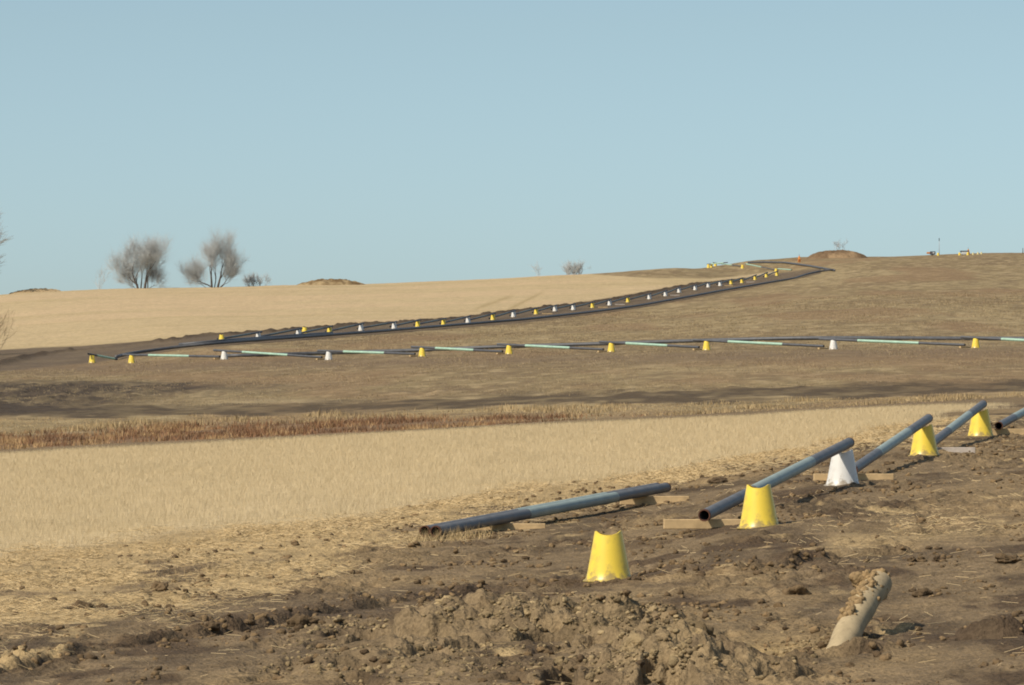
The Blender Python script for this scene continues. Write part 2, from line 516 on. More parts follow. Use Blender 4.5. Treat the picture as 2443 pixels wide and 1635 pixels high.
# ---------------------------------------------------------------- ground sheet
cols_ = np.concatenate([np.linspace(-60000, -2600, 24), np.linspace(-2200, -330, 24), np.arange(-300, 2745, 3.5), np.linspace(2780, 4600, 24), np.linspace(5000, 60000, 24)])
ds = np.concatenate([np.linspace(2, 33, 16), np.exp(np.arange(math.log(34.), math.log(120), .0015)), np.exp(np.arange(math.log(120), math.log(900), .0045)), np.exp(np.linspace(math.log(902), math.log(14000), 40))])
CC, DD = np.meshgrid(cols_, ds)
XX = ((CC - CX) / F * DD).ravel(); YY = DD.ravel()
ZB = base_z(XX, YY); cc, rr = fields(XX, YY, ZB)
ZZ = ZB + bumps(XX, YY, cc, rr)


def ground_color(X, Y, c, r):
    stub, litter, jit = masks(X, Y, c, r)
    n1 = fbm(X / 2.2, Y / 5.0, 101, 4); n2 = fbm(X / 14, Y / 22, 111, 4); n3 = fbm(X / .5, Y / 1.2, 121, 3)
    C = np.zeros((len(X), 3))
    def put(colr, m):
        m = np.clip(m, 0, 1)[:, None]
        C[:] = C * (1 - m) + np.array(colr) * m
    C[:] = SOIL
    # near strip of bare soil
    ns = fbm(X / .9, Y / 3.4, 103, 4)
    put(A(96, 82, 64), (Y < 160) * sstep(.48, .64, ns) * .85)
    put(A(84, 69, 53), (Y < 160) * sstep(.57, .70, fbm(X / .6, Y / 1.6, 107, 3)) * .85)
    put(A(154, 132, 97), (Y < 160) * sstep(.5, .34, n1) * .45)
    put(A(142, 123, 93), np.clip(pile_amount(X, Y) * 6, 0, 1) * (Y < 100) * .7)
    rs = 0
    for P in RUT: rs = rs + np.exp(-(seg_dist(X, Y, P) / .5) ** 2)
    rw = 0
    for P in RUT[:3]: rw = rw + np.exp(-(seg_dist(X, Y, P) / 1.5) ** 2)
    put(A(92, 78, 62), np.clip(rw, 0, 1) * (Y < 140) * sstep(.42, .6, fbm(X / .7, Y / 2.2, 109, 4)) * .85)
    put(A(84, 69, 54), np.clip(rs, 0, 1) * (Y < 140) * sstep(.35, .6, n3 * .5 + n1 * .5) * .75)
    hx, hy = STUB
    put(A(172, 148, 106), np.exp(-((X - hx + .62) / .5) ** 2 - ((Y - hy - .4) / 1.5) ** 2))
    rp = sstep(-60, 0, c - 2000) * sstep(60, 0, np.abs(r - 1255 - (2300 - c) * .12)) * (Y < 110)
    put(A(181, 157, 115), (Y < 135) * np.clip(sstep(.36, .62, litter * 1.06 + (ns - .5) * 1.5 + (n3 - .5) * .8) * .85 + rp * sstep(.35, .6, n1) * .6, 0, 1))
    put(A(202, 181, 142), stub)
    put(A(184, 162, 120), stub * sstep(.48, .66, fbm(X / 3.5, Y / 11, 161, 3)) * .6)
    # across the ditch
    far = sstep(-4, 4, E_weed_near(c) - r + jit * 8) * (Y > 100)
    hillc = np.array(A(143, 126, 93))
    put(hillc, far)
    put(A(132, 114, 86), far * sstep(.45, .7, n2) * .7)
    put(A(156, 139, 105), far * sstep(.52, .32, n2) * .6)
    sp = fbm(X / .9, Y / 3.2, 135, 3)
    put(A(176, 156, 120), far * sstep(.55, .72, sp) * .6)
    put(A(118, 100, 78), far * sstep(.44, .28, sp) * .55)
    put(A(138, 113, 85), far * sstep(.52, .7, fbm(X / 9, Y / 40, 131, 3)) * .6)
    put(A(126, 100, 76), far * sstep(-40, -6, r - E_weed_near(c)) * sstep(1550, 1100, c + (n1 - .5) * 500) * (.7 + .3 * n1))
    put(A(190, 166, 122), far * sstep(-18, 0, r - E_band_lo(c) - 6) * sstep(-10, 16, E_weed_near(c) - 44 - r + (c - 900) * .03) * .75)
    bw = jit * 26 + (n1 - .5) * 24
    band = far * sstep(8, -6, r - E_band_lo(c) + bw) * sstep(-8, 8, r - E_band_hi(c) + bw)
    put(A(92, 79, 62), band * (.62 + .4 * sstep(.3, .6, fbm(X / 1.2, Y / 4, 137, 3))))
    # dark wet patches low on the left and the trampled strip along the middle pipe row
    x_, y_ = c / kd, r / kd
    pd = np.exp(-((x_ - 110) / 260) ** 2 - ((y_ - 900) / 22) ** 2) + .8 * np.exp(-((x_ - 300) / 330) ** 2 - ((y_ - 884) / 11) ** 2) + np.exp(-((x_ - 60) / 180) ** 2 - ((y_ - 935) / 16) ** 2)
    put(A(78, 68, 58), far * np.clip(pd * (n1 * 1.6 + fbm(X / .8, Y / 3, 117, 3) * 1.6 - .6), 0, .95))
    put(A(124, 106, 84), far * np.exp(-((y_ - 845 + x_ * .018) / 13) ** 2) * (.4 + .8 * n1) * sstep(100, 300, x_ + 200))
    put(A(176, 158, 124), far * np.exp(-((x_ - 620) / 120) ** 2 - ((y_ - 918) / 5) ** 2) * .7 * n1 * 1.6)
    # pipeline strip on the hill and the stubble field above it
    up = (Y > 300)
    strip = up * sstep(3, -3, r - E_row_lo(c)) * sstep(-3, 3, r - E_gold(c)) * (c < 1960)
    put(A(112, 98, 80), strip * .95)
    put(A(98, 86, 74), strip * sstep(.4, .6, n1) * .5)
    gold = up * sstep(2.5, -2.5, r - E_gold(c)) * sstep(-2, 2, r - E_field_top(c) + 4 + 400 * (c < 1330)) * (c < 1850)
    put(A(190, 169, 131), gold)
    put(A(181, 161, 121), gold * sstep(.5, .75, fbm(X / 60, Y / 14, 141, 3)) * .8)
    put(A(198, 173, 137), gold * sstep(.5, .75, fbm(X / 40, Y / 18, 151, 3)) * .7)
    trk = np.exp(-((y_ - 690 + (x_ - 1200) * .5) / 4) ** 2) * sstep(60, 20, np.abs(x_ - 1200)) + np.exp(-((y_ - 692 + (x_ - 1130) * .35) / 4) ** 2) * sstep(60, 20, np.abs(x_ - 1130))
    put(A(168, 148, 108), gold * np.clip(trk, 0, 1) * .8)
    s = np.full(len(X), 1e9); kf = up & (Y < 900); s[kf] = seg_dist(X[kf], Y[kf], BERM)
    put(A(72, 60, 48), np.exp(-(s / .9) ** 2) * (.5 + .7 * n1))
    C *= (.92 + .16 * n3)[:, None]
    return np.clip(C, .01, .9)


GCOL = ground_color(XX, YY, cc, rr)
nr, nc = CC.shape
ii = np.arange(nr * nc).reshape(nr, nc)
quads = np.stack([ii[:-1, :-1], ii[:-1, 1:], ii[1:, 1:], ii[1:, :-1]], -1).reshape(-1, 4)
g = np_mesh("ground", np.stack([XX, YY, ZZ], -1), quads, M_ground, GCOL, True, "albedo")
g["kind"] = "structure"

# ---------------------------------------------------------------- stubble, straw, weeds (uncountable)
def blades(name, X, Y, h, wdt, lean, colors, flat=False, z=None, az=None):
    n = len(X)
    Z = H(X, Y) if z is None else z
    a = rng.uniform(0, 2 * np.pi, n) if az is None else az
    th = rng.uniform(-1.0, 1.0, n)                     # blade width direction, mostly across the view
    ux, uy = np.cos(th) * wdt * .5, np.sin(th) * wdt * .5
    lx, ly = np.cos(a) * lean * h, np.sin(a) * lean * h
    v = np.zeros((n, 3, 3), np.float32)
    v[:, 0] = np.stack([X - ux, Y - uy, Z - .01], -1); v[:, 1] = np.stack([X + ux, Y + uy, Z - .01], -1)
    v[:, 2] = np.stack([X + lx, Y + ly, Z + h], -1)
    f = np.arange(n * 3).reshape(n, 3)
    return np_mesh(name, v.reshape(-1, 3), f, M_straw, np.repeat(colors, 3, 0), False)


def scatter(n, d0, d1, c0=-120, c1=2560, pw=2.0):
    u = rng.uniform(0, 1, n)
    Y = (d0 ** pw + u * (d1 ** pw - d0 ** pw)) ** (1 / pw)
    C = rng.uniform(c0, c1, n)
    return (C - CX) / F * Y, Y


def tints(n, a, b, va=.12):
    t = rng.uniform(0, 1, (n, 1)); c = np.array(a) * (1 - t) + np.array(b) * t
    return np.clip(c * rng.uniform(1 - va, 1 + va, (n, 1)), .01, .9)


# standing stubble
X, Y = scatter(900000, 66, 168, pw=1.6)
Zb = base_z(X, Y); c_, r_ = fields(X, Y, Zb)
st, li, ji = masks(X, Y, c_, r_)
clump = fbm(X / .35, Y / .8, 201, 2) * .6 + .8 * fbm(X / 2.5, Y / 9, 203, 3) - .1
keep = rng.uniform(0, 1, len(X)) < st * (.35 + .9 * clump)
X, Y = X[keep], Y[keep]
hh = rng.uniform(.05, .14, len(X)) * (.8 + .4 * fbm(X / 2, Y / 4, 211, 2))
o = blades("stubble", X, Y, hh, .0032 * (Y / 75), rng.uniform(0, .7, len(X)), tints(len(X), A(190, 172, 136), A(203, 186, 151), .06))
tag(o, "pale standing stubble of the cut field between the pipes and the ditch", "stubble", kind="stuff")

# straggling stalks at the edge, and flat straw on the soil
X, Y = scatter(60000, 40, 125)
Zb = base_z(X, Y); c_, r_ = fields(X, Y, Zb)
st, li, ji = masks(X, Y, c_, r_)
pn = fbm(X / 1.4, Y / 3.5, 221, 3)
keep = rng.uniform(0, 1, len(X)) < np.clip(li * 1.6 - .1, 0, 1) ** 1.5 * (1 - st) * sstep(.42, .66, pn) * .8
X1, Y1 = X[keep], Y[keep]
P0, P1 = np.array(cast(950, 1235)), np.array(cast(1110, 1225))
t = rng.uniform(0, 1, 420) ** 1.3
X1 = np.concatenate([X1, P0[0] + t * (P1[0] - P0[0]) + rng.normal(0, .1, 420)]); Y1 = np.concatenate([Y1, P0[1] + t * (P1[1] - P0[1]) + rng.normal(-.5, .45, 420)])
hh = .04 + .16 * rng.uniform(0, 1, len(X1)) ** 1.5; hh[-420:] = rng.uniform(.08, .24, 420)
o = blades("straw_stalks", X1, Y1, hh, .006 * (Y1 / 65), rng.uniform(.1, 1.4, len(X1)), tints(len(X1), A(172, 148, 104), A(200, 176, 132)))
tag(o, "scattered dry stalks sticking up from the soil along the field edge", "straw", kind="stuff")

X, Y = scatter(330000, 38, 125)
Zb = base_z(X, Y); c_, r_ = fields(X, Y, Zb)
st, li, ji = masks(X, Y, c_, r_)
pn = fbm(X / 1.1, Y / 3.0, 231, 3)
rp = sstep(-60, 0, c_ - 1950) * sstep(75, 0, np.abs(r_ - 1255 - (2300 - c_) * .12))
keep = rng.uniform(0, 1, len(X)) < np.clip(np.clip(li * 1.5, 0, 1) ** 1.2 * sstep(.38, .58, pn) * .95 + rp * sstep(.4, .6, pn) * .35 + .012, 0, 1) * (1 - st)
X, Y = X[keep], Y[keep]; n = len(X)
Z = H(X, Y) + .012
L = .04 + .2 * rng.uniform(0, 1, n) ** 2; a = rng.uniform(0, 2 * np.pi, n); wd = .0048 * (Y / 60)
dx, dy = np.cos(a) * L / 2, np.sin(a) * L / 2
dzt = rng.uniform(-.02, .05, n)
v = np.zeros((n, 4, 3), np.float32)
v[:, 0] = np.stack([X - dx, Y - dy, Z], -1); v[:, 1] = np.stack([X + dx, Y + dy, Z + dzt], -1)
v[:, 2] = v[:, 1] + np.stack([0 * X, 0 * X, wd], -1); v[:, 3] = v[:, 0] + np.stack([0 * X, 0 * X, wd], -1)
o = np_mesh("loose_straw", v.reshape(-1, 3), np.arange(n * 4).reshape(n, 4), M_straw, np.repeat(tints(n, A(176, 152, 110), A(216, 194, 152)), 4, 0), False)
tag(o, "loose straw lying flat on the bare soil", "straw", kind="stuff")

# rusty weeds in the ditch and tan grass behind them
X, Y = scatter(120000, 150, 205)
Zb = base_z(X, Y); c_, r_ = fields(X, Y, Zb)
dep = E_weed_near(c_) - r_
lim = np.interp(c_, [0, 600, 1200, 1500, 1750], [38, 32, 18, 3, -5])
keep = (dep > -1) & (dep < lim) & (rng.uniform(0, 1, len(X)) < sstep(.25, .7, fbm(X / 1.6, Y / 2.5, 241, 3)))
X1, Y1 = X[keep], Y[keep]
hh = rng.uniform(.05, .27, len(X1)) * (.05 + 1.7 * fbm(X1 / 2.2, Y1 / 3, 251, 3)) * np.interp(CX + X1 * F / Y1, [0, 900, 1300, 1700], [1, 1, .7, .35])
q_ = fbm(X1 / 1.1, Y1 / 2, 255, 3)[:, None] + rng.normal(0, .06, (len(X1), 1))
wt_ = np.where(q_ < .45, np.array(A(112, 84, 62)), np.where(q_ < .60, np.array(A(138, 102, 72)), np.array(A(168, 138, 98)))) * rng.uniform(.85, 1.15, (len(X1), 1))
o = blades("ditch_weeds", X1, Y1, hh, rng.uniform(.015, .04, len(X1)), rng.uniform(0, .9, len(X1)), wt_)
tag(o, "rust brown weeds filling the ditch beyond the stubble", "weeds", kind="stuff")
X, Y = scatter(150000, 150, 245)
Zb = base_z(X, Y); c_, r_ = fields(X, Y, Zb)
dep = E_weed_near(c_) - r_
top = E_weed_near(c_) - E_band_lo(c_)
keep = (dep > lim.min()) & (dep > np.interp(c_, [0, 600, 1200, 1600], [34, 30, 16, -4])) & (dep < top - 8 + 10 * fbm(X / 3, Y / 5, 261, 2)) & (rng.uniform(0, 1, len(X)) < .1 + .9 * fbm(X / 1.5, Y / 3, 262, 3))
X1, Y1 = X[keep], Y[keep]
hh = (rng.uniform(.04, .34, len(X1)) * sstep(.42, .72, fbm(X1 / 1.8, Y1 / 5, 271, 3)) * 1.3) * np.interp(CX + X1 * F / Y1, [0, 900, 1300, 1700], [.55, .8, .7, .5]) + .03
o = blades("dry_grass", X1, Y1, hh, rng.uniform(.02, .05, len(X1)), rng.uniform(0, .4, len(X1)), tints(len(X1), A(146, 124, 90), A(182, 160, 120), .2))
tag(o, "tan dry grass on the far side of the ditch", "grass", kind="stuff")

X, Y = scatter(170000, 172, 520, pw=1.7)
Zb = base_z(X, Y); c_, r_ = fields(X, Y, Zb)
keep = (r_ < E_band_hi(c_) + 3) & (r_ > E_row_lo(c_) + 2) & (rng.uniform(0, 1, len(X)) < sstep(.3, .65, fbm(X / 2.5, Y / 7, 281, 3)))
X1, Y1 = X[keep], Y[keep]
hh = rng.uniform(.02, .10, len(X1)) * (Y1 / 250) ** .5
o = blades("hill_grass", X1, Y1, hh, .02 * (Y1 / 200), rng.uniform(.2, 1.2, len(X1)), tints(len(X1), A(112, 96, 72), A(180, 160, 122), .15))
tag(o, "short dry grass over the brown hillside around the middle pipe row", "grass", kind="stuff")

# ---------------------------------------------------------------- clods
def clod_variants(sub, count, seed, amp=.32):
    out = []
    for k in range(count):
        bm = bmesh.new(); bmesh.ops.create_icosphere(bm, subdivisions=sub, radius=1)
        v = np.array([x.co[:] for x in bm.verts]); f = np.array([[q.index for q in x.verts] for x in bm.faces]); bm.free()
        o_ = seed * 13.7 + k * 7.1
        def n3d(q, sd, oc): return (fbm(v[:, 0] * q + o_, v[:, 1] * q + v[:, 2] * q * 1.3, sd, oc) + fbm(v[:, 2] * q + o_, v[:, 0] * q - v[:, 1] * q * .9, sd + 5, oc)) - 1
        nn = n3d(1.4, seed + k, 2); n3_ = np.abs(n3d(3.6, seed + k + 9, 2)); n4_ = np.abs(n3d(8.0, seed + k + 31, 2))
        v = v * (1 + nn * amp * 2.6 - n3_ * amp * 1.6 - n4_ * amp * .8)[:, None]
        out.append((v, f))
    return out


V2 = clod_variants(2, 10, 300); V3 = clod_variants(4, 8, 400, .36); V1 = clod_variants(1, 8, 500)


def rots(n):
    q = rng.normal(size=(n, 4)); q /= np.linalg.norm(q, axis=1)[:, None]; w_, x, y, z = q.T
    return np.stack([1 - 2 * (y * y + z * z), 2 * (x * y - z * w_), 2 * (x * z + y * w_), 2 * (x * y + z * w_), 1 - 2 * (x * x + z * z), 2 * (y * z - x * w_),
                     2 * (x * z - y * w_), 2 * (y * z + x * w_), 1 - 2 * (x * x + y * y)], -1).reshape(n, 3, 3)


def clod_mesh(name, specs):
    """specs: list of (variants, X, Y, radius array, color array, sink)"""
    vs_, fs, cs_ = [], [], []; base = 0
    for var, X, Y, R, Cc, sink in specs:
        Z = H(X, Y); which = rng.integers(0, len(var), len(X)); RM = rots(len(X))
        sq = np.stack([rng.uniform(.85, 1.3, len(X)), rng.uniform(.85, 1.3, len(X)), rng.uniform(.6, .95, len(X))], -1)
        for k in range(len(var)):
            idx = np.nonzero(which == k)[0]
            if not len(idx): continue
            v, f = var[k]
            vv = np.einsum('nij,vj->nvi', RM[idx], v) * R[idx][:, None, None] * sq[idx][:, None, :]
            vv += np.stack([X[idx], Y[idx], Z[idx] + R[idx] * sink], -1)[:, None, :]
            m = len(idx); nv = len(v)
            vs_.append(vv.reshape(-1, 3)); fs.append((f[None] + base + np.arange(m)[:, None, None] * nv).reshape(-1, 3))
            cs_.append(np.repeat(Cc[idx], nv, 0)); base += m * nv
    return np_mesh(name, np.concatenate(vs_), np.concatenate(fs), M_clod, np.concatenate(cs_), True)


# the heap of fresh clods in the foreground
NEARX = (1452 - CX) / F * 58
def around(n, cond):
    X, Y = scatter(n, 36.5, 62, -60, 2500)
    p = cond(X, Y) * (np.hypot(X - NEARX, (Y - 58) * .35) > .55); k = rng.uniform(0, 1, n) < p
    return X[k], Y[k]


V4 = V3
V3 = clod_variants(3, 12, 420, .36)
pa = lambda s, lo: (lambda X, Y: np.clip((pile_amount(X, Y) * 1.4 - lo) * s, 0, 1) * sstep(.35, .6, fbm(X / .6, Y / .9, 311, 2)))
pst = lambda X, Y: .8 * np.exp(-((X - STUB[0] + .25) / .45) ** 2 - ((Y - STUB[1] - .5) / 1.2) ** 2) * (np.hypot(X - STUB[0], (Y - STUB[1]) * .3) > .16)
allc = lambda s, lo: (lambda X, Y: np.clip(pa(s, lo)(X, Y) + pst(X, Y) * sstep(.4, .6, fbm(X / .3, Y / .5, 313, 2)), 0, 1))
Xa, Ya = around(90000, allc(6, .015)); Xb, Yb = around(14000, allc(5, .03)); Xc, Yc = around(3200, pa(3, .05))
Lx, Ly, Lr = Xc, Yc, .05 + .13 * rng.uniform(0, 1, len(Xc)) ** 3
pc = (A(108, 93, 69), A(162, 142, 107))
o = clod_mesh("clod_heap", [
    (V1, Xa, Ya, .008 + .024 * rng.uniform(0, 1, len(Xa)) ** 2, tints(len(Xa), *pc), .2),
    (V2, Xb, Yb, .02 + .03 * rng.uniform(0, 1, len(Xb)) ** 2, tints(len(Xb), *pc), .15),
    (V4, Lx, Ly, Lr, tints(len(Lx), *pc), .05)])
tag(o, "heap of fresh lumpy soil in the foreground below the nearest yellow cone", "dirt heap", kind="stuff")

# small clods over the bare strip and thicker along the ruts
X, Y = scatter(110000, 37, 118)
Zb = base_z(X, Y); c_, r_ = fields(X, Y, Zb); st, li, ji = masks(X, Y, c_, r_)
pr = .015 + .5 * sstep(.52, .68, fbm(X / .8, Y / 2.4, 321, 3))
for P in RUT: pr = pr + 1.0 * np.exp(-(seg_dist(X, Y, P) / .22) ** 2)
keep = rng.uniform(0, 1, len(X)) < np.clip(pr, 0, 1) * (1 - st) * (1 - .75 * li)
X1, Y1 = X[keep], Y[keep]
R = .008 + .045 * rng.uniform(0, 1, len(X1)) ** 4
big = R > .03
o = clod_mesh("soil_clods", [(V1, X1[~big], Y1[~big], R[~big], tints((~big).sum(), A(92, 76, 57), A(142, 119, 87)), .2),
                             (V2, X1[big], Y1[big], R[big], tints(big.sum(), A(88, 73, 55), A(134, 112, 82)), .2)])
tag(o, "small clods strewn over the bare soil and along the ruts", "dirt clods", kind="stuff")

# larger single clods
for x, y, r, lab in [
    (1822, 1362, .115, "dark broken clod on bare soil left of the buried pipe stub"),
    (2088, 1284, .07, "leftmost of three small dark clods in a line above the buried pipe stub"),
    (2108, 1283, .06, "middle of three small dark clods in a line above the buried pipe stub"),
    (2145, 1284, .085, "rightmost and largest of three dark clods in a line above the buried pipe stub"),
    (2300, 1290, .13, "wide grey lump of soil near the right edge above the straw patch"),
    (2110, 1365, .10, "crumbly brown clod right of the buried pipe stub"),
    (1790, 1168, .10, "black wet clod just right of the yellow cone in front of the leaning pipe"),
    (1640, 1108, .15, "low dark lump of soil between the flat pipes and the leaning pipe"),
    (190, 1392, .12, "brown clod capped with straw on the littered soil at left"),
    (480, 1448, .10, "dark clod in the rut at lower left"),
    (365, 1352, .11, "grey clod lying in the straw left of the clod heap"),
    (690, 1432, .16, "dark crumbly lump at the left end of the clod heap")]:
    X, Y = cast(x, y)
    o = clod_mesh("soil_clod", [(V4, np.array([X]), np.array([Y]), np.array([r]), tints(1, A(84, 70, 54), A(112, 94, 70)), .2)])
    tag(o, lab, "dirt clod", "larger clods on the bare soil")

# ---------------------------------------------------------------- pipe cones
def cone_mesh(name, n=40, rings=10):
    """hollow tapered stand, saddle cut in its top along local Y"""
    rb, rt, Hc = .272, .160, .60
    def top(q):
        x = math.cos(q) * rt
        return Hc - .058 * max(0, 1 - (x / .148) ** 2) ** .75 - .012 * max(0, abs(x) - .14) / .02
    def ring(th, off):
        out = []
        for i in range(rings + 1):
            t = i / rings
            for k in range(n):
                q = 2 * math.pi * k / n
                z = t * top(q)
                rad = rb + (rt - rb) * (z / Hc) + .022 * math.exp(-z / .03) - off
                out.append((rad * math.cos(q), rad * math.sin(q), z))
        return out
    v = ring(0, 0) + ring(0, .014); m = (rings + 1) * n; f = []
    for s in range(2):
        for i in range(rings):
            for k in range(n):
                a = s * m + i * n + k; b = s * m + i * n + (k + 1) % n
                f.append((a, b, b + n, a + n) if s == 0 else (b, a, a + n, b + n))
    for k in range(n):
        a = rings * n + k; b = rings * n + (k + 1) % n
        f.append((a, b, b + m, a + m))
    me = bpy.data.meshes.new(name); me.from_pydata(v, [], f); me.update()
    me.polygons.foreach_set("use_smooth", [True] * len(f)); me.set_sharp_from_angle(angle=math.radians(50))
    return me


def flange_mesh(n=40):
    mb = MB().lathe([(.280, .022), (.302, .014), (.308, .008), (.308, -.012), (.26, -.012)], n)
    me = bpy.data.meshes.new("base_flange"); me.from_pydata(mb.v, [], mb.f); me.update()
    me.polygons.foreach_set("use_smooth", [True] * len(mb.f)); return me


CONE = {}; FL = {}
M_pale = mat_plain("faded_yellow_plastic", (.62, .54, .26), .5, .08, 4)
for k, m in (('y', M_yellow), ('w', M_white), ('p', M_pale)):
    CONE[k] = cone_mesh("pipe_cone"); CONE[k].materials.append(m)
    FL[k] = flange_mesh(); FL[k].materials.append(m)


def cone(X, Y, k, label, group, rz, flange=True, tilt=0, s=1.0, sink=0.0):
    o = bpy.data.objects.new("pipe_cone", CONE[k]); col.objects.link(o)
    o.location = (X, Y, gz(X, Y) - sink); o.rotation_euler = (0, tilt, rz); o.scale = (s,) * 3
    tag(o, label, "pipe cone", group)
    if flange:
        c = bpy.data.objects.new("base_flange", FL[k]); col.objects.link(c); c.parent = o
    return o


# ---------------------------------------------------------------- pipes
RP = .084
def hollow(mb, L0, L1, ro, ri, n=28):
    for r, fl in ((ro, 0), (ri, 1)):
        b = len(mb.v)
        for y in (L0, L1):
            for k in range(n):
                q = 2 * math.pi * k / n; mb.v.append((r * math.cos(q), y, r * math.sin(q)))
        for k in range(n):
            a0, a1 = b + k, b + (k + 1) % n
            mb.f.append((a0, a1, a1 + n, a0 + n)[::1 if fl else -1])
    b0 = len(mb.v) - 4 * n
    for e in (0, n):
        for k in range(n):
            a0, a1 = b0 + e + k, b0 + e + (k + 1) % n
            mb.f.append((a0, a1, a1 + 2 * n, a0 + 2 * n))
    return mb


def pipe(pa, pb, label, group, green=(.30, .70), rim=True, n=28, gmat=None):
    """steel pipe from pa (low end) to pb (high end)"""
    pa, pb = Vector(pa), Vector(pb); dv = pb - pa; L = dv.length
    o = hollow(MB(), 0, L, RP, RP - .012, n).build("coated_pipe", M_pipe if n > 20 else M_darkpipe); sharp(o)
    o.location = pa; o.rotation_euler = dv.to_track_quat('Y', 'Z').to_euler()
    tag(o, label, "pipe", group)
    if green:
        c = hollow(MB(), L * green[0], L * green[1], RP + .0035, RP + .0005, n).build("green_coating", gmat or (M_greygreen if n > 20 else M_green), o); sharp(c)
    if rim:
        for y0, y1 in ((-.004, .05), (L - .05, L + .004)):
            c = hollow(MB(), y0, y1, RP + .002, RP - .014, n).build("rusty_rim", M_rust, o); sharp(c)
    return o


def pix(c, r, d):
    """world point seen at photo pixel c, r at distance d"""
    Z = z_of(r, d); fw = d * math.cos(PITCH) + Z * math.sin(PITCH)
    return Vector(((c - CX) / F * fw, d, Z))


def skid(X, Y, rz, label, L=1.2, w_=.15, h=.10, mat=None, group="timber skids under the pipes", z=None, ry=0):
    o = MB().box((0, 0, h / 2), (L, w_, h), .008).build("timber_skid", mat or M_wood, smooth=False)
    o.location = (X, Y, (gz(X, Y) if z is None else z) - .012); o.rotation_euler = (0, ry, rz)
    tag(o, label, "timber skid", group); return o


# near row: five cones
ax = math.radians(-10)
NL = [("nearest yellow pipe cone, standing alone with nothing in its notch", 'y'), ("yellow cone with empty notch in front of the low end of a leaning pipe", 'y'),
      ("large white pipe cone in the near row holding up a pipe end", 'w'), ("yellow cone right of the near white one, holding up a pipe end", 'y'),
      ("farthest yellow cone of the near row, at right under a pipe end", 'y')]
NP = []
for (c_, r_, d_), (lab, k) in zip(NEAR, NL):
    X = (c_ - CX) / F * d_; NP.append((X, d_))
    cone(X, d_, k, lab, "pipe cones of the near row", ax + (0.12 if d_ < 60 else 0), tilt=rnd.uniform(-.02, .02), sink=.022)


def leaning(near_px, dn, cone_i, far_px, df, label):
    """pipe whose far end rides in the notch of a cone, low end on a skid"""
    n_ = pix(*near_px, dn)
    cx_, cy_ = NP[cone_i]
    rest = Vector((cx_, cy_, gz(cx_, cy_) + .60 - .058 + RP + .002))
    dirv = (rest - n_); t = (df - dn) / (rest.y - n_.y)
    return pipe(n_, n_ + dirv * t, label, "pipes of the near row"), n_


PN = [(( 1680, 1230), 68.2, 2, 80.15, "near row pipe rising from behind the empty yellow cone to the white cone"),
      ((2034, 1122), 81.6, 3, 92.7, "near row pipe rising from behind the white cone to the next yellow cone"),
      ((2221, 1060), 94.2, 4, 104.6, "coated pipe rising to the farthest yellow cone of the near row")]
lows = []
for npx, dn, ci, df, lab in PN:
    p_, n_ = leaning(npx, dn, ci, None, df, lab); lows.append(n_)
nE = pix(2383, 1016, 104.3)
pipe(nE, nE + Vector((2.3, 12.2, .62)), "coated pipe with dark open end running out of the frame at the right edge", "pipes of the near row")
lows.append(nE)


def skid_to(n_, back, off, label, mat=None, L=1.25, rz=0.03, w_=.15):
    X, Y = n_.x + off, n_.y + back
    ztop = n_.z + back * .045 - RP
    zg = gz(X, Y); h = max(.07, ztop - zg + .012)
    return skid(X, Y, rz, label, L, w_, h, mat)


skid_to(lows[0], .5, .12, "pale timber skid under the low pipe end behind the empty yellow cone", L=1.35, rz=.05)
skid_to(lows[1], .5, .05, "short timber skid behind the white cone of the near row", L=1.35)
skid_to(lows[2], .5, .35, "weathered grey plank right of the middle yellow cone of the near row", M_greywood, L=1.1)
skid_to(lows[3], .5, .5, "timber skid under the open pipe end at the right edge", L=1.3)

# the pair of pipes lying on skids at the field edge
dA, dB = 74.0, 85.6
aN = pix(1039, 1268, dA); aF = pix(1590, 1163, dB)
pd = (aF - aN); side = Vector((-pd.y, pd.x, 0)).normalized()
pipe(aN, aF, "front one of two pipes lying side by side on skids at the stubble edge", "pair of pipes on skids", green=(.36, .75))
pipe(aN + side * .176, aF + side * .176, "rear one of two pipes lying side by side on skids at the stubble edge", "pair of pipes on skids", green=(.36, .75))
for t, lab in ((.27, "near timber skid under the pair of pipes at the stubble edge"), (.90, "far timber skid under the right end of the pair of pipes")):
    q = aN + pd * t + side * .08
    xo = .12 if t < .5 else .22
    ztop = q.z - RP
    skid(q.x + xo, q.y, .02, lab, 1.2, .16, .15, z=ztop - .15 + .012)

# muddy stub of buried pipe in the foreground
sx, sy = STUB
sz = gz(sx, sy)
mid0 = pix(2004, 1552, sy - .05)
pts = [mid0 + Vector((-.10, -.22, -.17)), mid0, mid0 + Vector((.10, .26, .17)), mid0 + Vector((.21, .56, .32)), mid0 + Vector((.33, .9, .46)), mid0 + Vector((.44, 1.2, .56))]
cv = []
for i in range(len(pts) - 1):
    for t in range(5): cv.append(pts[i].lerp(pts[i + 1], t / 5))
cv.append(pts[-1])
for _ in range(2): cv = [cv[0]] + [(cv[i - 1] + cv[i] * 2 + cv[i + 1]) / 4 for i in range(1, len(cv) - 1)] + [cv[-1]]
rad = [.122 + .005 * math.sin(i * .9) for i in range(len(cv))]
o = MB().tube(cv, rad, 28).build("pipe_stub", M_mudpipe)
sharp(o, 60)
tag(o, "grey mud stained pipe stub leaning out of a dug hole in the foreground", "pipe stub")
vv, ff, base = [], [], 0
